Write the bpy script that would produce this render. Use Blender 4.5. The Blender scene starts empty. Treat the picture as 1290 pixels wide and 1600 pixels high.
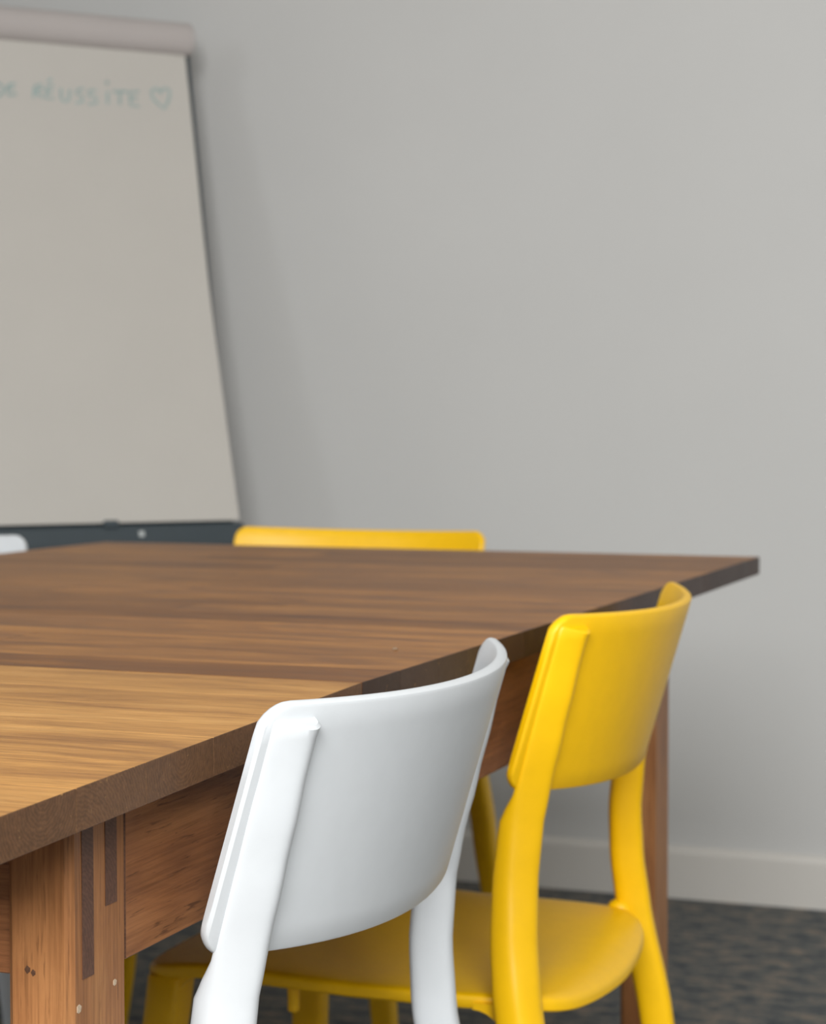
import bpy, math, random
from mathutils import Vector, Matrix

random.seed(7)
SC = bpy.context.scene
COL = SC.collection

# ------------------------------------------------------------------ camera
cam_data = bpy.data.cameras.new('camera')
cam = bpy.data.objects.new('camera', cam_data)
COL.objects.link(cam)
SC.camera = cam
cam_data.sensor_fit = 'VERTICAL'
cam_data.sensor_height = 36.0
cam_data.lens = 3215.0 / 1600.0 * 36.0
cam_data.clip_start = 0.05
cam.location = (0, 0, 0.925)
cam.rotation_euler = (math.radians(90 - 2.458), 0, math.radians(20.437))
cam_data.dof.use_dof = True
cam_data.dof.focus_distance = 1.22
cam_data.dof.aperture_fstop = 12.0

# ------------------------------------------------------------------ light
world = bpy.data.worlds.new('sky')
SC.world = world
world.use_nodes = True
world.node_tree.nodes['Background'].inputs[0].default_value = (0.80, 0.90, 1.0, 1)
world.node_tree.nodes['Background'].inputs[1].default_value = 1.0


def area(name, loc, rot, sx, sy, power, col):
    d = bpy.data.lights.new(name, 'AREA')
    d.shape = 'RECTANGLE'
    d.size, d.size_y = sx, sy
    d.energy = power
    d.color = col
    o = bpy.data.objects.new(name, d)
    o.location = loc
    o.rotation_euler = rot
    COL.objects.link(o)
    return o


# daylight coming in through the two windows (on the left and behind the camera)
area('window_daylight_left', (-3.17, -0.6, 2.3), (math.radians(90 - 10), 0, math.radians(-90)), 1.6, 1.5, 38, (0.96, 0.98, 1.0))
area('window_daylight_front', (0.6, -1.62, 2.3), (math.radians(90 - 38), 0, 0), 2.2, 1.5, 232, (1.0, 0.985, 0.965))

SC.view_settings.view_transform = 'Standard'
SC.view_settings.look = 'None'
SC.view_settings.gamma = 1.0
SC.view_settings.use_curve_mapping = False
SC.view_settings.exposure = -0.09
SC.cycles.max_bounces = 8
SC.cycles.diffuse_bounces = 3


# ------------------------------------------------------------------ helpers
def mesh_obj(name, verts, faces, mat=None, parent=None, smooth=False, loc=None):
    me = bpy.data.meshes.new(name)
    me.from_pydata([tuple(v) for v in verts], [], faces)
    me.update()
    if smooth:
        for p in me.polygons:
            p.use_smooth = True
    if mat:
        me.materials.append(mat)
    o = bpy.data.objects.new(name, me)
    COL.objects.link(o)
    if parent:
        o.parent = parent
    if loc:
        o.location = loc
    return o


def cbox(sx, sy, sz, c=0.0, zfun=None):
    """chamfered box centred on 0: 24 verts"""
    hx, hy, hz = sx / 2, sy / 2, sz / 2
    if c <= 0:
        v = [(x, y, z) for x in (-hx, hx) for y in (-hy, hy) for z in (-hz, hz)]
        f = [(0, 1, 3, 2), (4, 6, 7, 5), (0, 4, 5, 1), (2, 3, 7, 6), (0, 2, 6, 4), (1, 5, 7, 3)]
    else:
        v = []
        idx = {}
        for ix in (-1, 1):
            for iy in (-1, 1):
                for iz in (-1, 1):
                    for ax in range(3):
                        p = [ix * hx, iy * hy, iz * hz]
                        for k in range(3):
                            if k != ax:
                                p[k] -= (ix, iy, iz)[k] * c
                        idx[(ix, iy, iz, ax)] = len(v)
                        v.append(tuple(p))
        f = []

        def add(ids):
            pts = [Vector(v[i]) for i in ids]
            n = (pts[1] - pts[0]).cross(pts[2] - pts[0])
            ctr = sum(pts, Vector()) / len(pts)
            f.append(tuple(ids) if n.dot(ctr) > 0 else tuple(reversed(ids)))
        for s in (-1, 1):
            add([idx[(s, a, b, 0)] for a, b in ((-1, -1), (1, -1), (1, 1), (-1, 1))])
            add([idx[(a, s, b, 1)] for a, b in ((-1, -1), (1, -1), (1, 1), (-1, 1))])
            add([idx[(a, b, s, 2)] for a, b in ((-1, -1), (1, -1), (1, 1), (-1, 1))])
        for a in (-1, 1):
            for b in (-1, 1):
                add([idx[(a, b, -1, 0)], idx[(a, b, 1, 0)], idx[(a, b, 1, 1)], idx[(a, b, -1, 1)]])
                add([idx[(a, -1, b, 0)], idx[(a, 1, b, 0)], idx[(a, 1, b, 2)], idx[(a, -1, b, 2)]])
                add([idx[(-1, a, b, 1)], idx[(1, a, b, 1)], idx[(1, a, b, 2)], idx[(-1, a, b, 2)]])
                for d in (-1, 1):
                    add([idx[(a, b, d, 0)], idx[(a, b, d, 1)], idx[(a, b, d, 2)]]) if False else None
        for a in (-1, 1):
            for b in (-1, 1):
                for d in (-1, 1):
                    add([idx[(a, b, d, 0)], idx[(a, b, d, 1)], idx[(a, b, d, 2)]])
    if zfun:
        v = [(x, y, z + zfun(x, y)) for x, y, z in v]
    return v, f


def box(name, x0, x1, y0, y1, z0, z1, mat, parent=None, c=0.0, zfun=None):
    v, f = cbox(x1 - x0, y1 - y0, z1 - z0, c, zfun)
    return mesh_obj(name, v, f, mat, parent, loc=((x0 + x1) / 2, (y0 + y1) / 2, (z0 + z1) / 2))


def ring_loft(rings, cap=True):
    n = len(rings[0])
    v = [p for r in rings for p in r]
    f = []
    for i in range(len(rings) - 1):
        for j in range(n):
            k = (j + 1) % n
            f.append((i * n + j, i * n + k, (i + 1) * n + k, (i + 1) * n + j))
    if cap:
        f.append(tuple(reversed(range(n))))
        f.append(tuple((len(rings) - 1) * n + j for j in range(n)))
    return v, f


def empty(name, loc=(0, 0, 0), rz=0.0):
    o = bpy.data.objects.new(name, None)
    o.empty_display_size = 0.1
    o.location = loc
    o.rotation_euler = (0, 0, rz)
    COL.objects.link(o)
    return o


def tag(o, label, cat, group=None):
    o['label'] = label
    o['category'] = cat
    if group:
        o['group'] = group
    return o


def structure(o, label=None):
    o['kind'] = 'structure'
    if label:
        o['label'] = label
    return o


# ------------------------------------------------------------------ materials
def new_mat(name):
    m = bpy.data.materials.new(name)
    m.use_nodes = True
    nt = m.node_tree
    return m, nt, nt.nodes['Principled BSDF']


def N(nt, t, **kw):
    n = nt.nodes.new(t)
    for k, v in kw.items():
        setattr(n, k, v)
    return n


def lin(c):
    return tuple((x / 255 / 12.92 if x <= 10 else ((x / 255 + 0.055) / 1.055) ** 2.4) for x in c) + (1,)


def ramp(nt, stops, interp='LINEAR'):
    r = N(nt, 'ShaderNodeValToRGB')
    r.color_ramp.interpolation = interp
    e = r.color_ramp.elements
    while len(e) < len(stops):
        e.new(0.5)
    for el, (p, c) in zip(e, stops):
        el.position = p
        el.color = c
    return r


def mix(nt, blend, fac, a, b):
    m = N(nt, 'ShaderNodeMix', data_type='RGBA', blend_type=blend)
    for sock, val in ((m.inputs[0], fac), (m.inputs[6], a), (m.inputs[7], b)):
        if isinstance(val, (int, float, tuple)):
            sock.default_value = val
        else:
            nt.links.new(val, sock)
    return m.outputs[2]


def plain(name, col, rough=0.5, noise_amt=0.03, scale=40, bump=0.0, spec=0.5):
    m, nt, b = new_mat(name)
    tc = N(nt, 'ShaderNodeTexCoord')
    no = N(nt, 'ShaderNodeTexNoise')
    no.inputs['Scale'].default_value = scale
    no.inputs['Detail'].default_value = 4
    nt.links.new(tc.outputs['Object'], no.inputs['Vector'])
    c = lin(col)
    lo = tuple(x * (1 - noise_amt) for x in c[:3]) + (1,)
    hi = tuple(min(1, x * (1 + noise_amt)) for x in c[:3]) + (1,)
    r = ramp(nt, [(0.3, lo), (0.7, hi)])
    nt.links.new(no.outputs['Fac'], r.inputs[0])
    nt.links.new(r.outputs[0], b.inputs['Base Color'])
    b.inputs['Roughness'].default_value = rough
    b.inputs['Specular IOR Level'].default_value = spec
    if bump > 0:
        bp = N(nt, 'ShaderNodeBump')
        bp.inputs['Strength'].default_value = bump
        bp.inputs['Distance'].default_value = 0.001
        nt.links.new(no.outputs['Fac'], bp.inputs['Height'])
        nt.links.new(bp.outputs[0], b.inputs['Normal'])
    return m


def wood(name, axis, light, mid, dark, end_col, rough=0.42, pores=0.35, vary=0.35, spec=0.4):
    """grain along local axis 0/1/2; per-object random shift and tint; end grain on faces across the axis"""
    m, nt, b = new_mat(name)
    L = nt.links.new
    tc = N(nt, 'ShaderNodeTexCoord')
    oi = N(nt, 'ShaderNodeObjectInfo')
    mul = N(nt, 'ShaderNodeMath', operation='MULTIPLY')
    mul.inputs[1].default_value = 37.0
    L(oi.outputs['Random'], mul.inputs[0])
    off = N(nt, 'ShaderNodeVectorMath', operation='ADD')
    L(tc.outputs['Object'], off.inputs[0])
    L(mul.outputs[0], off.inputs[1])

    def scaled(along, across):
        mp = N(nt, 'ShaderNodeMapping')
        s = [across] * 3
        s[axis] = along
        mp.inputs['Scale'].default_value = s
        L(off.outputs[0], mp.inputs['Vector'])
        return mp.outputs[0]

    def noise(vec, sc, det, dist, rgh=0.55):
        n = N(nt, 'ShaderNodeTexNoise')
        n.inputs['Scale'].default_value = sc
        n.inputs['Detail'].default_value = det
        n.inputs['Roughness'].default_value = rgh
        n.inputs['Distortion'].default_value = dist
        L(vec, n.inputs['Vector'])
        return n.outputs['Fac']
    broad = noise(scaled(2.6, 15), 1.6, 8, 1.0, 0.62)
    r1 = ramp(nt, [(0.26, lin(dark)), (0.50, lin(mid)), (0.74, lin(light))])
    L(broad, r1.inputs[0])
    streak = noise(scaled(9, 300), 1.5, 5, 0.3, 0.65)
    r2 = ramp(nt, [(0.25, (0.52, 0.48, 0.44, 1)), (0.6, (1.08, 1.08, 1.08, 1))])
    L(streak, r2.inputs[0])
    col = mix(nt, 'MULTIPLY', 0.8, r1.outputs[0], r2.outputs[0])
    por = noise(scaled(22, 300), 1.5, 3, 0.4)
    r3 = ramp(nt, [(0.60, (0, 0, 0, 1)), (0.70, (1, 1, 1, 1))])
    L(por, r3.inputs[0])
    pm = N(nt, 'ShaderNodeMath', operation='MULTIPLY')
    pm.inputs[1].default_value = pores
    L(r3.outputs[0], pm.inputs[0])
    col = mix(nt, 'MIX', pm.outputs[0], col, tuple(x * 0.45 for x in lin(dark)[:3]) + (1,))
    # tint of each piece
    rt = ramp(nt, [(0.0, (1 - vary, 1 - vary * 1.15, 1 - vary * 1.25, 1)), (0.5, (1, 1, 1, 1)),
                   (1.0, (1 + vary * 0.45, 1 + vary * 0.42, 1 + vary * 0.3, 1))])
    L(oi.outputs['Random'], rt.inputs[0])
    col = mix(nt, 'MULTIPLY', 1.0, col, rt.outputs[0])
    # end grain
    sep = N(nt, 'ShaderNodeSeparateXYZ')
    L(tc.outputs['Normal'], sep.inputs[0])
    ab = N(nt, 'ShaderNodeMath', operation='ABSOLUTE')
    L(sep.outputs[axis], ab.inputs[0])
    gt = N(nt, 'ShaderNodeMath', operation='GREATER_THAN')
    gt.inputs[1].default_value = 0.6
    L(ab.outputs[0], gt.inputs[0])
    wv = N(nt, 'ShaderNodeTexWave', wave_type='RINGS', rings_direction='XYZ'[axis])
    wv.inputs['Scale'].default_value = 120
    wv.inputs['Distortion'].default_value = 6
    wv.inputs['Detail'].default_value = 3
    wv.inputs['Detail Scale'].default_value = 2
    mo = N(nt, 'ShaderNodeVectorMath', operation='ADD')
    L(tc.outputs['Object'], mo.inputs[0])
    m2 = N(nt, 'ShaderNodeMath', operation='MULTIPLY_ADD')
    m2.inputs[1].default_value = 0.10
    m2.inputs[2].default_value = -0.05
    L(oi.outputs['Random'], m2.inputs[0])
    L(m2.outputs[0], mo.inputs[1])
    L(mo.outputs[0], wv.inputs['Vector'])
    en = noise(tc.outputs['Object'], 260, 3, 0)
    e = lin(end_col)
    r4 = ramp(nt, [(0.2, tuple(x * 0.80 for x in e[:3]) + (1,)), (0.8, e)])
    L(wv.outputs['Fac'], r4.inputs[0])
    r5 = ramp(nt, [(0.3, (0.7, 0.7, 0.7, 1)), (0.7, (1.15, 1.15, 1.15, 1))])
    L(en, r5.inputs[0])
    ecol = mix(nt, 'MULTIPLY', 0.8, r4.outputs[0], r5.outputs[0])
    ecol = mix(nt, 'MULTIPLY', 0.7, ecol, rt.outputs[0])
    spk = noise(tc.outputs['Object'], 190, 2, 0.6)
    r6 = ramp(nt, [(0.70, (0, 0, 0, 1)), (0.76, (0.45, 0.45, 0.45, 1))])
    L(spk, r6.inputs[0])
    ecol = mix(nt, 'MIX', r6.outputs[0], ecol, lin(light))
    col = mix(nt, 'MIX', gt.outputs[0], col, ecol)
    L(col, b.inputs['Base Color'])
    b.inputs['Specular IOR Level'].default_value = spec
    rr = N(nt, 'ShaderNodeMapRange')
    rr.inputs[3].default_value = rough - 0.07
    rr.inputs[4].default_value = rough + 0.1
    L(broad, rr.inputs[0])
    L(rr.outputs[0], b.inputs['Roughness'])
    bp = N(nt, 'ShaderNodeBump')
    bp.inputs['Strength'].default_value = 0.25
    bp.inputs['Distance'].default_value = 0.0006
    L(streak, bp.inputs['Height'])
    L(bp.outputs[0], b.inputs['Normal'])
    return m


def carpet_mat():
    m, nt, b = new_mat('carpet')
    L = nt.links.new
    tc = N(nt, 'ShaderNodeTexCoord')
    mp = N(nt, 'ShaderNodeMapping')
    mp.inputs['Scale'].default_value = (20, 34, 1)
    L(tc.outputs['Object'], mp.inputs['Vector'])
    n1 = N(nt, 'ShaderNodeTexNoise')
    n1.inputs['Scale'].default_value = 1.0
    n1.inputs['Detail'].default_value = 6
    n1.inputs['Roughness'].default_value = 0.65
    L(mp.outputs[0], n1.inputs['Vector'])
    r1 = ramp(nt, [(0.36, lin((84, 90, 95))), (0.5, lin((112, 114, 113))), (0.64, lin((150, 139, 126)))])
    L(n1.outputs['Fac'], r1.inputs[0])
    n2 = N(nt, 'ShaderNodeTexNoise')
    n2.inputs['Scale'].default_value = 260
    n2.inputs['Detail'].default_value = 3
    L(tc.outputs['Object'], n2.inputs['Vector'])
    r2 = ramp(nt, [(0.3, (0.55, 0.55, 0.55, 1)), (0.7, (1.3, 1.3, 1.3, 1))])
    L(n2.outputs['Fac'], r2.inputs[0])
    L(mix(nt, 'MULTIPLY', 0.8, r1.outputs[0], r2.outputs[0]), b.inputs['Base Color'])
    b.inputs['Roughness'].default_value = 0.95
    b.inputs['Specular IOR Level'].default_value = 0.1
    bp = N(nt, 'ShaderNodeBump')
    bp.inputs['Strength'].default_value = 0.8
    bp.inputs['Distance'].default_value = 0.004
    L(n2.outputs['Fac'], bp.inputs['Height'])
    L(bp.outputs[0], b.inputs['Normal'])
    return m


M_wall = plain('wall_paint', (205, 206, 205), 0.85, 0.012, 3.0, spec=0.2)
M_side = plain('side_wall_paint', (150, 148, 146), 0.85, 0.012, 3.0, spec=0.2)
M_skirt = plain('skirting_paint', (214, 212, 207), 0.5, 0.01, 6.0)
M_ceil = plain('ceiling_paint', (212, 208, 200), 0.9, 0.01, 3.0, spec=0.2)
M_carpet = carpet_mat()
M_white = plain('white_plastic', (211, 216, 220), 0.42, 0.012, 60, 0.04)
M_yellow = plain('yellow_plastic', (252, 198, 0), 0.42, 0.02, 60, 0.04)
M_paper = plain('paper', (200, 197, 191), 0.8, 0.01, 8, spec=0.2)
M_roll = plain('roll_paper', (188, 182, 180), 0.7, 0.01, 8, spec=0.3)
M_slate = plain('slate_plastic', (62, 72, 78), 0.5, 0.04, 20)
M_metal = plain('grey_metal', (120, 124, 128), 0.35, 0.03, 30)
M_ink = plain('teal_marker', (162, 181, 179), 0.8, 0.08, 60, spec=0.1)
M_mark = plain('pale_print', (200, 206, 206), 0.6, 0.02, 30)
M_chip = plain('pale_chip', (196, 176, 152), 0.9, 0.15, 400, spec=0.1)
M_frame = plain('window_paint', (225, 225, 222), 0.5, 0.01, 10)

M_leaf = wood('oak_leaf', 0, (216, 168, 104), (192, 142, 80), (142, 98, 54), (110, 78, 52), rough=0.47, pores=0.35, vary=0.18, spec=0.3)
M_top = wood('oak_top', 0, (190, 136, 74), (152, 103, 54), (104, 67, 35), (68, 46, 36), rough=0.44, pores=0.3, vary=0.36, spec=0.28)
M_apron = wood('oak_apron', 1, (172, 118, 74), (150, 98, 60), (118, 74, 46), (100, 66, 46), rough=0.5, pores=0.75, vary=0.1)
M_leg = wood('oak_leg', 2, (186, 136, 86), (164, 112, 68), (132, 84, 48), (110, 74, 52), rough=0.48, pores=0.45, vary=0.12)
M_tenon = wood('tenon_end_grain', 0, (110, 74, 56), (98, 64, 48), (76, 50, 38), (104, 72, 56), rough=0.55, pores=0.3, vary=0.1)

# ------------------------------------------------------------------ room
RX0, RX1, RY0, RY1, RH = -3.1, 3.3, -1.55, 3.92, 3.2
T = 0.12
fl = structure(box('floor', RX0 - T, RX1 + T, RY0 - T, RY1 + T, -0.1, 0.0, M_carpet))
structure(box('ceiling', RX0 - T, RX1 + T, RY0 - T, RY1 + T, RH, RH + 0.1, M_ceil))
structure(box('wall_back', RX0 - T, RX1 + T, RY1, RY1 + T, 0, RH, M_wall))
structure(box('wall_right', RX1, RX1 + T, RY0, RY1, 0, RH, M_wall))


def wall_with_hole(name, x0, x1, y0, y1, a0, a1, z0, z1, along):
    v, f = [], []
    lo, hi = (x0, x1) if along == 'x' else (y0, y1)
    for s0, s1, t0, t1 in ((lo, a0, 0, RH), (a1, hi, 0, RH), (a0, a1, 0, z0), (a0, a1, z1, RH)):
        if along == 'x':
            bv = [(x, y, z) for x in (s0, s1) for y in (y0, y1) for z in (t0, t1)]
        else:
            bv = [(x, y, z) for x in (x0, x1) for y in (s0, s1) for z in (t0, t1)]
        n = len(v)
        v += bv
        f += [tuple(i + n for i in q) for q in ((0, 1, 3, 2), (4, 6, 7, 5), (0, 4, 5, 1), (2, 3, 7, 6), (0, 2, 6, 4), (1, 5, 7, 3))]
    return structure(mesh_obj(name, v, f, M_side))


wall_with_hole('wall_front', RX0 - T, RX1 + T, RY0 - T, RY0, -0.5, 1.7, 1.55, 3.05, 'x')
wall_with_hole('wall_left', RX0 - T, RX0, RY0, RY1, -1.4, 0.2, 1.55, 3.05, 'y')


def window_frame(name, along, fixed, a0, a1, z0, z1):
    r = empty(name, (0, 0, 0))
    structure(r)
    w = 0.05
    bars = [(a0, a0 + w, z0, z1), (a1 - w, a1, z0, z1), (a0 + w, a1 - w, z0, z0 + w), (a0 + w, a1 - w, z1 - w, z1),
            ((a0 + a1) / 2 - 0.03, (a0 + a1) / 2 + 0.03, z0 + w, z1 - w)]
    for s0, s1, t0, t1 in bars:
        if along == 'x':
            box('frame_bar', s0, s1, fixed - 0.02, fixed + 0.02, t0, t1, M_frame, r, 0.004)
        else:
            box('frame_bar', fixed - 0.02, fixed + 0.02, s0, s1, t0, t1, M_frame, r, 0.004)
    return r


window_frame('window_1', 'x', RY0 - 0.03, -0.5, 1.7, 1.55, 3.05)
window_frame('window_2', 'y', RX0 - 0.03, -1.4, 0.2, 1.55, 3.05)


def skirting(name, x0, x1, y):
    prof = [(0, 0), (0.014, 0), (0.014, 0.088), (0.011, 0.096), (0.004, 0.101), (0, 0.101)]
    v = [(x, y - d, z) for x in (x0, x1) for d, z in prof]
    n = len(prof)
    f = [(i, (i + 1) % n, n + (i + 1) % n, n + i) for i in range(n)]
    f += [tuple(reversed(range(n))), tuple(range(n, 2 * n))]
    return structure(mesh_obj(name, v, f, M_skirt))


skirting('baseboard_back', RX0, RX1, RY1)

# ------------------------------------------------------------------ table
XR, XL = -0.546, -1.575
Y0, YS, Y1 = 0.875, 1.361, 2.845
ZT, TH = 0.74, 0.024
table = tag(empty('dining_table', ((XR + XL) / 2, (Y0 + Y1) / 2, 0)),
            'long oiled oak table with staved top and through-tenoned legs', 'table')
TL = table.location


def tbox(name, x0, x1, y0, y1, z0, z1, mat, c=0.0, zfun=None):
    o = box(name, x0, x1, y0, y1, z0, z1, mat, table, c, zfun)
    o.location = Vector(o.location) - Vector(TL)
    return o


def leaf_drop(y):
    return -0.010 * (YS - y) / (YS - Y0) if y < YS else 0.0


def rows(y0, y1, n, mat, leaf):
    edges = [y0 + (y1 - y0) * i / n for i in range(n + 1)]
    for i in range(1, n):
        edges[i] += random.uniform(-0.006, 0.006)
    for i in range(n):
        cuts = [XR]
        x = XR - random.uniform(0.25, 0.75)
        while x > XL + 0.18:
            cuts.append(x)
            x -= random.uniform(0.4, 0.75)
        cuts.append(XL)
        for a, b in zip(cuts[1:], cuts[:-1]):
            yc = (edges[i] + edges[i + 1]) / 2
            zf = (lambda x, y, yc=yc: leaf_drop(yc + y)) if leaf else None
            ea = 0.0 if a > XL else 0.0
            tbox('stave', a + ea, b, edges[i], edges[i + 1], ZT - TH, ZT, mat, 0.0003, zf)


rows(Y0, YS - 0.0008, 6, M_leaf, True)
rows(YS + 0.0004, Y1, 19, M_top, False)

LX1, LX0 = -0.575, -0.617           # right-hand legs
MX0, MX1 = -1.548, -1.506           # left-hand legs
ZA0, ZA1 = 0.610, 0.7155


def table_leg(x0, x1, y0, y1, ztop):
    return tbox('leg', x0, x1, y0, y1, 0.0, ztop, M_leg, 0.0042)


near_leg = table_leg(LX0, LX1, 0.9976, 1.0630, 0.708)
table_leg(LX0, LX1, 2.362, 2.432, ZT - TH)
table_leg(MX0, MX1, 0.9976, 1.0630, 0.708)
table_leg(MX0, MX1, 2.690, 2.760, ZT - TH)
tbox('apron', LX1 - 0.026, LX1 - 0.0015, 1.0630, 2.362, ZA0, 0.7085, M_apron, 0.001)
tbox('apron', MX0 + 0.0015, MX0 + 0.026, 1.0630, 2.690, ZA0, 0.7085, M_apron, 0.001)
M_apron_x = wood('oak_apron_cross', 0, (172, 118, 74), (150, 98, 60), (118, 74, 46), (100, 66, 46), rough=0.5, pores=0.6, vary=0.1)
tbox('apron', MX1, LX0, 1.012, 1.036, ZA0, 0.706, M_apron_x, 0.001)
tbox('apron', MX1 - 0.0, LX0 - 0.0, 2.386, 2.410, ZA0, 0.7155, M_apron_x, 0.001)


def sub(o, parent):
    o.parent = parent
    o.location = Vector(o.location) - Vector(parent.location)
    return o


for y0, y1, z0 in ((1.0094, 1.0225, 0.612), (1.0363, 1.0500, 0.648)):
    t = tbox('tenon', LX1 - 0.006, LX1 + 0.0004, y0, y1, z0, 0.706, M_tenon)
    sub(t, near_leg)
    t['label'] = 'dark end-grain tenon'


def chip(y, z, s, rot):
    pts = [(0, -0.5), (0.35, -0.35), (0.5, 0.1), (0.2, 0.5), (-0.3, 0.35), (-0.5, -0.1)]
    v, f = [], []
    for dx in (0, 0.0003):
        for a, b in pts:
            v.append((dx, (a * math.cos(rot) - b * math.sin(rot)) * s * 0.6, (a * math.sin(rot) + b * math.cos(rot)) * s * 0.6))
    n = len(pts)
    f = [tuple(reversed(range(n))), tuple(range(n, 2 * n))] + [(i, (i + 1) % n, n + (i + 1) % n, n + i) for i in range(n)]
    o = mesh_obj('worn_chip', v, f, M_chip, table, loc=(LX1 - TL[0], y - TL[1], z))
    sub(o, near_leg)
    o['label'] = 'pale worn chip in the wood'


chip(1.0055, 0.5965, 0.009, -0.9)
chip(1.0470, 0.6010, 0.007, -0.9)

M_knot = plain('knot', (84, 54, 34), 0.7, 0.35, 700)
for kx, kz, kr in ((-0.6030, 0.6182, 0.0017), (-0.5993, 0.6167, 0.0014)):
    ring = lambda yy, r: [(kx - TL[0] + r * (1 + 0.15 * math.sin(2 * j)) * math.cos(2 * math.pi * j / 14), yy - TL[1], kz + 1.3 * r * (1 + 0.15 * math.sin(2 * j)) * math.sin(2 * math.pi * j / 14)) for j in range(14)]
    v, f = ring_loft([ring(0.9980, kr), ring(0.9974, kr), ring(0.9973, kr * 0.6)])
    k = sub(mesh_obj('knot', v, f, M_knot, table), near_leg)
    k['label'] = 'small dark knot'

# ------------------------------------------------------------------ chairs
PW, PSAG, PC, PCB, PAL, PX0, PH = 0.211, 0.058, 0.0114, -0.004, 0.2861, 0.20, 0.1633
PR = (PW * PW + PSAG * PSAG) / (2 * PSAG)
PTM = math.asin(PW / PR)
PA = Vector((math.sin(PAL), 0, math.cos(PAL)))
PN = Vector((math.cos(PAL), 0, -math.sin(PAL)))


def panel_point(k, t, off):
    """k: -1..1 along the bow, t: metres above the top corner along the reclined axis, off: towards the rear"""
    a = k * PTM
    p = Vector((PX0, 0, 0.76)) + PA * t + PN * ((PR + off) * math.cos(a) - PR * math.cos(PTM))
    p.y = (PR + off) * math.sin(a)
    return p


def panel_mesh():
    S = PR * PTM
    rc = 0.020                                   # corner radius
    th = 0.0046
    ss = []
    nc = 7
    for i in range(nc):
        a = math.pi / 2 * i / nc
        ss.append(-S + rc * (1 - math.cos(a)))
    m = 44
    for i in range(m + 1):
        ss.append(-S + rc + (2 * S - 2 * rc) * i / m)
    ss += [-s for s in reversed(ss[:nc])]
    rings = []
    for s in ss:
        k = s / S
        t1 = PC * (1 - k * k)
        t0 = -PH - PCB * (1 - k * k)
        d = max(0.0, rc - (S - abs(s)))
        cut = rc - math.sqrt(max(0.0, rc * rc - d * d))
        t1 -= cut
        t0 += cut
        e = S - abs(s)
        hw = th * math.sqrt(max(0.0, 1 - (1 - min(1, e / 0.0018)) ** 2)) if e < 0.0018 else th
        hw = max(hw, th * 0.6)
        r = []
        br = min(0.0032, hw)
        # rear side upwards, over the top, front side down, round the bottom
        nseg = 10
        for i in range(nseg + 1):
            r.append((t0 + br + (t1 - t0 - 2 * br) * i / nseg, hw))
        for i in range(1, 5):
            a = math.pi * i / 5
            r.append((t1 - br + br * math.sin(a), hw * math.cos(a)))
        for i in range(nseg + 1):
            r.append((t1 - br - (t1 - t0 - 2 * br) * i / nseg, -hw))
        for i in range(1, 5):
            a = math.pi * i / 5
            r.append((t0 + br - br * math.sin(a), -hw * math.cos(a)))
        rings.append([panel_point(k, t, o) for t, o in r])
    return ring_loft(rings)


def leg_ring(c, e1, e2, w, d, wedge, inner):
    """five-sided section with rounded corners; wedge 1 = outer rear corner cut back into one broad oblique face"""
    pts = [(-w, d * (0.85 - 0.75 * wedge)), (w * (0.1 + 0.35 * wedge), d), (w, d * (0.9 - 0.25 * wedge)), (w, -inner), (-w, -inner)]
    for q in (0.2, 0.25, 0.25):
        out = []
        for a, b in zip(pts, pts[1:] + pts[:1]):
            out.append((a[0] + (b[0] - a[0]) * q, a[1] + (b[1] - a[1]) * q))
            out.append((b[0] + (a[0] - b[0]) * q, b[1] + (a[1] - b[1]) * q))
        pts = out
    return [Vector(c) + e1 * a + e2 * b for a, b in pts]


def interp(tab, z):
    for (a, b) in zip(tab[:-1], tab[1:]):
        if a[0] >= z >= b[0]:
            t = (a[0] - z) / (a[0] - b[0])
            t2 = t * t * (3 - 2 * t) * 0.35 + t * 0.65
            return [p + (q - p) * t2 for p, q in zip(a, b)]
    return list(tab[-1])


# z, x, |y|, half width along the bow, half depth across it, turn
REAR = [(0.7490, 0.2108, 0.1928, 0.0165, 0.0118, 25),
        (0.7000, 0.1975, 0.1920, 0.0170, 0.0127, 25),
        (0.6500, 0.1842, 0.1905, 0.0174, 0.0139, 25),
        (0.6080, 0.1730, 0.1890, 0.0176, 0.0150, 24),
        (0.5920, 0.1690, 0.1888, 0.0176, 0.0160, 23),
        (0.5700, 0.1640, 0.1892, 0.0176, 0.0172, 21),
        (0.5200, 0.1595, 0.1920, 0.0180, 0.0180, 18),
        (0.4700, 0.1600, 0.1980, 0.0186, 0.0188, 15),
        (0.4200, 0.1650, 0.2050, 0.0190, 0.0195, 12),
        (0.3000, 0.1880, 0.2160, 0.0182, 0.0190, 8),
        (0.1500, 0.2150, 0.2270, 0.0165, 0.0170, 6),
        (0.0000, 0.2400, 0.2370, 0.0145, 0.0150, 6)]
FRONT = [(0.4000, -0.1930, 0.1700, 0.0200, 0.0200, 0),
         (0.3000, -0.2000, 0.1830, 0.0195, 0.0195, 0),
         (0.1500, -0.2090, 0.2010, 0.0175, 0.0175, 0),
         (0.0000, -0.2160, 0.2170, 0.0145, 0.0145, 0)]


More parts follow.
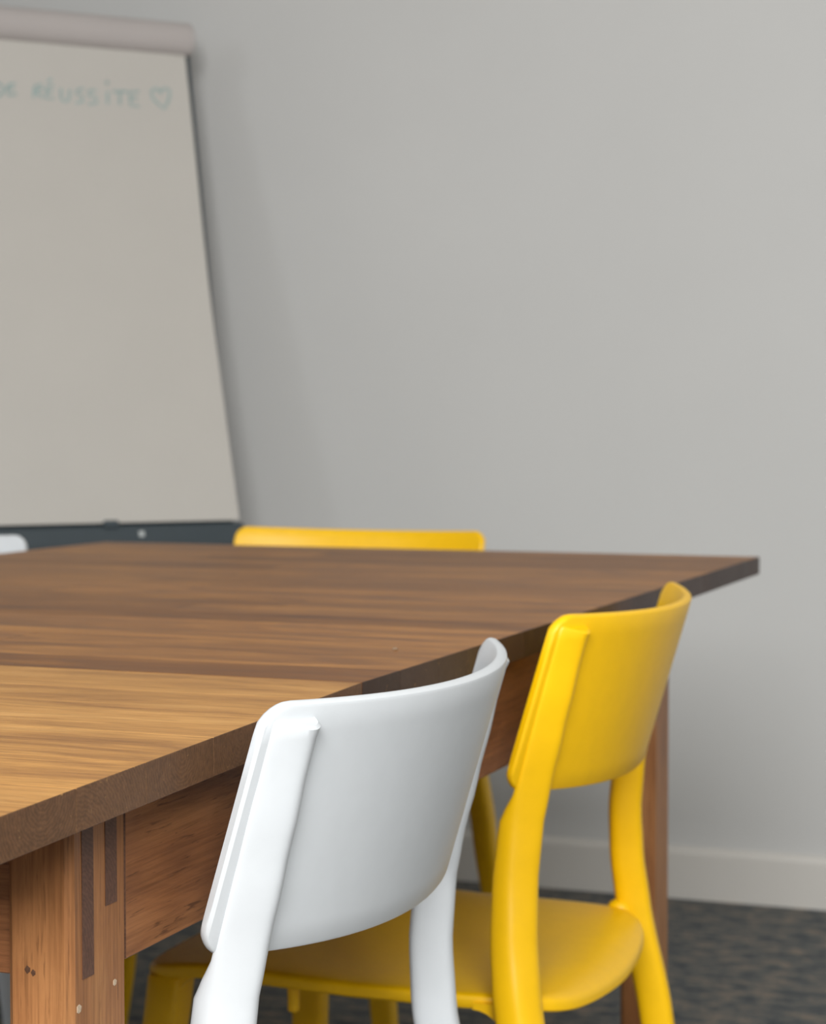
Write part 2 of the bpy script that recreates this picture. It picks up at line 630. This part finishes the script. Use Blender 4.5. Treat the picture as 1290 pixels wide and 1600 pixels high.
def leg_mesh(tab, side, n, cap_slope=0.0, wedge=0.0):
    z1 = tab[0][0]
    rings = []
    zs = [z1 * (1 - i / n) for i in range(n + 1)]
    for i, z in enumerate(zs):
        _, x, y, w, d, turn = interp(tab, z)
        a = math.radians(turn)
        e1 = Vector((math.sin(a), side * -math.cos(a), 0))      # along the bow, towards the middle
        e2 = Vector((math.cos(a), side * math.sin(a), 0))       # outwards to the rear
        inner = d
        if wedge > 0:                                           # flush with the backrest above its lower edge
            inner = d + (0.0055 - d) * min(1.0, max(0.0, (z - 0.580) / 0.022))
        ring = leg_ring((x, side * y, z), e1, e2, w, d, wedge * min(1, max(0.35, (z - 0.3) / 0.3)), inner)
        if i == 0:
            inner = [q.lerp(Vector((x, side * y, z)), 0.10) for q in ring]
            for q in inner:
                q.z += 0.0006
            ring2 = [q.copy() for q in ring]
            for q in ring2:
                q.z -= 0.0018
            for q, q2 in zip(inner, ring2):
                k = (q - Vector((x, side * y, z))).dot(e2) / d
                q.z -= cap_slope * max(k, 0)
                q2.z -= cap_slope * max(k, 0)
            rings += [inner, ring2]
        else:
            rings.append(ring)
    v, f = ring_loft(rings)
    return v, f


def seat_outline(n=96):
    pts = []
    # right-hand half (y>=0) from rear middle to front middle, mirrored afterwards
    half = [(0.208, 0.0), (0.206, 0.05), (0.201, 0.10), (0.193, 0.138), (0.179, 0.166), (0.155, 0.184), (0.12, 0.192),
            (0.05, 0.196), (-0.05, 0.197), (-0.14, 0.196), (-0.19, 0.190), (-0.215, 0.172), (-0.228, 0.13), (-0.233, 0.06), (-0.234, 0.0)]
    # Catmull-Rom smoothing
    ext = [(half[1][0], -half[1][1])] + half + [(half[-2][0], -half[-2][1])]
    for i in range(1, len(ext) - 2):
        p0, p1, p2, p3 = ext[i - 1:i + 3]
        for s in range(4):
            t = s / 4
            pts.append(tuple(0.5 * ((2 * p1[j]) + (-p0[j] + p2[j]) * t + (2 * p0[j] - 5 * p1[j] + 4 * p2[j] - p3[j]) * t * t
                                    + (-p0[j] + 3 * p1[j] - 3 * p2[j] + p3[j]) * t ** 3) for j in range(2)))
    pts.append(half[-1])
    return pts + [(x, -y) for x, y in reversed(pts[1:-1])]


def seat_z(x, y):
    z = 0.414
    z -= 0.008 * max(0.0, 1 - (x * x / 0.035 + y * y / 0.03))           # shallow dish
    if x > 0.15:
        z -= 0.018 * ((x - 0.15) / 0.058) ** 2
    if x < -0.12:
        z += 0.004 - 0.016 * ((-0.12 - x) / 0.114) ** 2
    elif x < 0:
        z += 0.004 * (-x / 0.12)
    return z


def seat_mesh():
    out = seat_outline()
    n = len(out)
    cx = 0.0
    rings = []

    def loop(scale, inset, dz):
        r = []
        for x, y in out:
            px, py = cx + (x - cx) * scale, y * scale
            l = math.hypot(px, py) or 1
            px -= px / l * inset
            py -= py / l * inset
            r.append(Vector((px, py, seat_z(px, py) + dz)))
        return r
    v = [Vector((0, 0, seat_z(0, 0)))]
    seq = [loop(s, 0, 0) for s in (0.25, 0.5, 0.7, 0.85, 0.94)] + [loop(1, 0.0035, 0), loop(1, 0.001, -0.0015), loop(1, 0, -0.004),
                                                                  loop(1, 0, -0.010), loop(1, 0.002, -0.0125), loop(1, 0.006, -0.0135)] + [loop(s, 0, -0.0135) for s in (0.85, 0.5, 0.25)]
    for r in seq:
        v += r
    v.append(Vector((0, 0, seat_z(0, 0) - 0.0135)))
    f = []
    for j in range(n):
        f.append((0, 1 + j, 1 + (j + 1) % n))
    for i in range(len(seq) - 1):
        for j in range(n):
            k = (j + 1) % n
            f.append((1 + i * n + j, 1 + (i + 1) * n + j, 1 + (i + 1) * n + k, 1 + i * n + k))
    last = 1 + (len(seq) - 1) * n
    for j in range(n):
        f.append((len(v) - 1, last + (j + 1) % n, last + j))
    return v, f


def bracket_mesh(x, y, z, direction, sx, sz, thick):
    """web filling the corner between the seat and a leg, with a hollow quarter-round edge"""
    arc = [math.pi / 2 * i / 8 for i in range(9)]
    prof = [(0, 0.006), (sx, 0.006)] + [(sx - sx * math.sin(a), -sz + sz * math.cos(a)) for a in arc]
    n = len(prof)
    v = [(x + direction * a, y + s * thick / 2, z + b) for s in (-1, 1) for a, b in prof]
    f = [tuple(range(n)), tuple(reversed(range(n, 2 * n)))] + [(i, n + i, n + (i + 1) % n, (i + 1) % n) for i in range(n)]
    return v, f


def ellipsoid(c, r, n=12, m=8):
    rings = []
    for i in range(1, m):
        a = math.pi * i / m
        rings.append([(c[0] + r[0] * math.sin(a) * math.cos(2 * math.pi * j / n), c[1] + r[1] * math.sin(a) * math.sin(2 * math.pi * j / n),
                       c[2] - r[2] * math.cos(a)) for j in range(n)])
    return ring_loft(rings)


def peg(x, y, z):
    return ring_loft([[(x + r * math.cos(2 * math.pi * j / 12), y + r * math.sin(2 * math.pi * j / 12), zz) for j in range(12)]
                      for zz, r in ((z - 0.0235, 0.004), (z - 0.022, 0.0055), (z + 0.004, 0.006))])


def make_chair(mat):
    r = empty('dining_chair')

    def part(name, vf, smooth=True, recalc=True):
        o = mesh_obj(name, vf[0], vf[1], mat, r, smooth)
        import bmesh
        bm = bmesh.new()
        bm.from_mesh(o.data)
        bmesh.ops.recalc_face_normals(bm, faces=bm.faces)
        bm.to_mesh(o.data)
        bm.free()
        o.data.set_sharp_from_angle(angle=math.radians(38))
        return o
    part('backrest', panel_mesh())
    part('seat', seat_mesh())
    for s in (-1, 1):
        part('leg', leg_mesh(REAR, s, 60, 0.0065, 1.0))
    for s in (-1, 1):
        part('leg', leg_mesh(FRONT, s, 12))
    for s in (-1, 1):
        part('bracket', bracket_mesh(0.156, s * 0.188, 0.402, -1, 0.036, 0.045, 0.014), False)
        part('bracket', bracket_mesh(-0.178, s * 0.178, 0.402, 1, 0.022, 0.022, 0.014), False)
        part('boss', ellipsoid((0.154, s * 0.190, 0.409), (0.014, 0.012, 0.012)))
        part('stacking_peg', peg(-0.06, s * 0.182, 0.402))
    return r


def copy_chair(src, mat=None):
    c = src.copy()
    COL.objects.link(c)
    for ch in src.children:
        d = ch.copy()
        if mat:
            d.data = white_mesh.setdefault(ch.data.name, ch.data.copy())
            d.data.materials[0] = mat
        COL.objects.link(d)
        d.parent = c
    return c


white_mesh = {}
GR = 'moulded plastic chairs around the oak table'
white = make_chair(M_white)
white.location = (-0.706, 1.317, 0)
tag(white, 'white plastic chair nearest the camera, its bowed back turned to us', 'chair', GR)
yellow = make_chair(M_yellow)
yellow.location = (-0.705, 1.917, 0)
tag(yellow, 'yellow plastic chair tucked in just beyond the white chair, seat and legs showing', 'chair', GR)
far = copy_chair(yellow)
far.location = (-1.213, 2.805, 0)
far.rotation_euler = (0, 0, math.radians(90))
tag(far, 'yellow plastic chair at the far end, backrest showing above the tabletop', 'chair', GR)
left = copy_chair(white)
left.location = (-1.689, 2.3855, 0)
left.rotation_euler = (0, 0, math.radians(120))
tag(left, 'pale white chair behind the left table edge below the flip chart', 'chair', GR)

# ------------------------------------------------------------------ flip chart
# board frame: origin at the lower right corner of the paper, a = to the right, u = up the leaning board, n = towards the room
FA = math.radians(48)
LEAN = math.radians(13.4)
fc = empty('flip_chart', (-1.727, 3.62, 0.0), FA)
tag(fc, 'flip chart easel with blank paper sheet leaning beside the grey wall', 'flip chart')
# in the easel's own axes: x = to the right along the board, -y = towards the room
BZ = 0.735


def fp(s, t, n):
    """s: to the right of the paper's right edge, t: up the board, n: out of the board"""
    return Vector((s, t * math.sin(LEAN) - n * math.cos(LEAN), BZ + t * math.cos(LEAN) + n * math.sin(LEAN)))


def slab(name, s0, s1, t0, t1, n0, n1, mat, parent=fc, c=0.004):
    v, f = cbox(s1 - s0, t1 - t0, n1 - n0, c)
    sc, tcn, nc = (s0 + s1) / 2, (t0 + t1) / 2, (n0 + n1) / 2
    v = [fp(sc + x, tcn + y, nc + z) for x, y, z in v]
    return mesh_obj(name, v, f, mat, parent)


PWID, PHT = 0.68, 0.966
board = slab('board', -PWID - 0.008, 0.0095, -0.03, PHT + 0.05, -0.022, -0.004, M_slate)
tray = slab('tray', -PWID - 0.02, 0.022, -0.075, -0.004, -0.022, 0.018, M_slate, c=0.006)
slab('tray_lip', -PWID - 0.02, 0.022, -0.075, -0.045, 0.018, 0.045, M_slate, c=0.005)
slab('tray_clip', -0.265, -0.235, -0.012, 0.004, 0.012, 0.024, M_slate, c=0.003)
mk = slab('maker_mark', -0.196, -0.186, -0.028, -0.018, 0.018, 0.0188, M_mark, c=0.0)


def paper_off(s, t):
    k = 1 - t / PHT
    return 0.002 + 0.016 * k * k + 0.003 * math.sin(k * 5.0) * k


def paper_edge(t):
    k = 1 - t / PHT
    return -0.004 + 0.016 * k ** 2.2 + 0.001 * math.sin(k * 9)


v, f = [], []
ni, nj = 12, 40
for lay in (0, 1):
    for j in range(nj + 1):
        t = PHT * j / nj
        for i in range(ni + 1):
            s = -PWID + (PWID + paper_edge(t)) * i / ni
            v.append(fp(s, t, paper_off(s, t) - 0.0012 * lay))
W1 = ni + 1
L1 = W1 * (nj + 1)
for j in range(nj):
    for i in range(ni):
        a = j * W1 + i
        f.append((a, a + 1, a + W1 + 1, a + W1))
        f.append((L1 + a, L1 + a + W1, L1 + a + W1 + 1, L1 + a + 1))
for j in range(nj):
    a = j * W1 + ni
    f.append((a, L1 + a, L1 + a + W1, a + W1))
    a = j * W1
    f.append((a, a + W1, L1 + a + W1, L1 + a))
for i in range(ni):
    f.append((i, L1 + i, L1 + i + 1, i + 1))
sheet = mesh_obj('paper_sheet', v, f, M_paper, fc, True)
sheet.data.set_sharp_from_angle(angle=math.radians(30))

# flipped-over sheets rolled over the top bar
rings = []
RT, RN, RR = PHT + 0.026, -0.004, 0.0345
for s, k in [(-PWID - 0.01, 0.85), (-PWID - 0.006, 1.0)] + [(-PWID + (PWID) * i / 10, 1.0) for i in range(0, 11)] + [(0.006, 1.0), (0.0095, 0.97), (0.0115, 0.88), (0.0125, 0.7)]:
    ring = []
    for j in range(28):
        a = 2 * math.pi * j / 28
        ring.append(fp(s, RT + RR * k * math.sin(a), RN + 0.004 + RR * k * math.cos(a) * 0.8))
    rings.append(ring)
v, f = ring_loft(rings)
mesh_obj('paper_roll', v, f, M_roll, fc, True)


def tube(name, p, q, r, mat, parent):
    p, q = Vector(p), Vector(q)
    d = (q - p).normalized()
    e1 = d.orthogonal().normalized()
    e2 = d.cross(e1)
    rr = [[c + e1 * r * math.cos(2 * math.pi * j / 12) + e2 * r * math.sin(2 * math.pi * j / 12) for j in range(12)] for c in (p, p.lerp(q, 0.5), q)]
    v, f = ring_loft(rr)
    return mesh_obj(name, v, f, mat, parent, True)


mid = -PWID / 2
fb = lambda s, t: fp(s, t, -0.030)
for s, ds in ((-0.08, 0.0), (-PWID + 0.08, 0.0)):
    top = fb(s, 0.62)
    low = Vector((s + ds, top.y - 0.62 * math.sin(LEAN) - BZ * math.tan(LEAN) + 0.0, 0.008))
    tube('leg', top, low, 0.011, M_metal, fc)
tube('leg', fb(mid, 0.30), (mid, 0.30, 0.008), 0.011, M_metal, fc)

# faint felt-tip writing near the top of the sheet (s, t on the paper in metres)
STROKES = [[(-0.4097, 0.8688), (-0.4121, 0.8375), (-0.3995, 0.8384), (-0.3888, 0.8471), (-0.3877, 0.8614), (-0.3972, 0.8685), (-0.4097, 0.8688)],
           [(-0.3619, 0.8687), (-0.3747, 0.8664), (-0.3806, 0.8555), (-0.3777, 0.844), (-0.361, 0.8479)],
           [(-0.3806, 0.8555), (-0.3651, 0.8593)],
           [(-0.3283, 0.8426), (-0.3239, 0.8665)],
           [(-0.3239, 0.8665), (-0.3107, 0.8715), (-0.3088, 0.8638), (-0.3234, 0.8561)],
           [(-0.3222, 0.8562), (-0.3103, 0.844)],
           [(-0.285, 0.871), (-0.2995, 0.8672), (-0.304, 0.8432), (-0.2872, 0.8445)],
           [(-0.3018, 0.8552), (-0.2886, 0.8588)],
           [(-0.2974, 0.8779), (-0.2877, 0.8852)],
           [(-0.2712, 0.8668), (-0.2729, 0.8456), (-0.267, 0.8395), (-0.2576, 0.8428), (-0.2531, 0.8656)],
           [(-0.2242, 0.8692), (-0.2374, 0.8668), (-0.2408, 0.8573), (-0.2294, 0.8542), (-0.229, 0.8424), (-0.2437, 0.8386)],
           [(-0.1993, 0.8685), (-0.214, 0.866), (-0.2161, 0.8566), (-0.2019, 0.8537), (-0.2003, 0.8419), (-0.2177, 0.8379)],
           [(-0.1757, 0.8677), (-0.178, 0.8409)],
           [(-0.1778, 0.8889), (-0.1744, 0.8825)],
           [(-0.1725, 0.8893), (-0.1769, 0.8836)],
           [(-0.165, 0.8686), (-0.1342, 0.871)],
           [(-0.1503, 0.8697), (-0.1528, 0.8415)],
           [(-0.1099, 0.8729), (-0.1303, 0.87), (-0.1301, 0.8419), (-0.1127, 0.8419)],
           [(-0.1288, 0.8567), (-0.1152, 0.8591)],
           [(-0.0655, 0.8724), (-0.0701, 0.8815), (-0.0783, 0.8808), (-0.0843, 0.8736), (-0.0827, 0.8616), (-0.073, 0.8502), (-0.0603, 0.8404), (-0.0509, 0.8546), (-0.0452, 0.8713), (-0.0456, 0.882), (-0.0535, 0.8841), (-0.0621, 0.8794), (-0.0655, 0.8724)]]

LETTERS = [1, 2, 3, 3, 1, 1, 1, 3, 2, 2, 1]      # strokes in each letter; the last is a heart


def pen(stroke, width):
    v, f = [], []
    pts = [Vector(p) for p in stroke]
    for i, p in enumerate(pts):
        a = pts[max(0, i - 1)]
        b = pts[min(len(pts) - 1, i + 1)]
        d = (b - a)
        d = d.normalized() if d.length > 1e-9 else Vector((1, 0))
        nn = Vector((-d.y, d.x)) * width / 2
        for q in (p + nn, p - nn):
            v.append(fp(q.x, q.y, paper_off(q.x, q.y) + 0.0004))
    for i in range(len(pts) - 1):
        f.append((2 * i, 2 * i + 1, 2 * i + 3, 2 * i + 2))
    return v, f


k = 0
for count in LETTERS:
    av, af = [], []
    for st in STROKES[k:k + count]:
        v, f = pen(st, 0.0055)
        n = len(av)
        av += v
        af += [tuple(i + n for i in q) for q in f]
    k += count
    mesh_obj('letter', av, af, M_ink, sheet)

# ------------------------------------------------------------------ crumb on the table
cv, cf = ellipsoid((0, 0, 0.0012), (0.0020, 0.0016, 0.0013), 9, 6)
cv = [(x + 0.0006 * math.sin(900 * y), y + 0.0005 * math.sin(1100 * x), z) for x, y, z in cv]
crumb = mesh_obj('crumb', cv, cf, plain('crumb', (138, 116, 94), 0.9, 0.2, 500), None, True, loc=(-0.5987, 1.5647, 0.74))
tag(crumb, 'tiny pale crumb lying on the tabletop above the white chair', 'crumb')
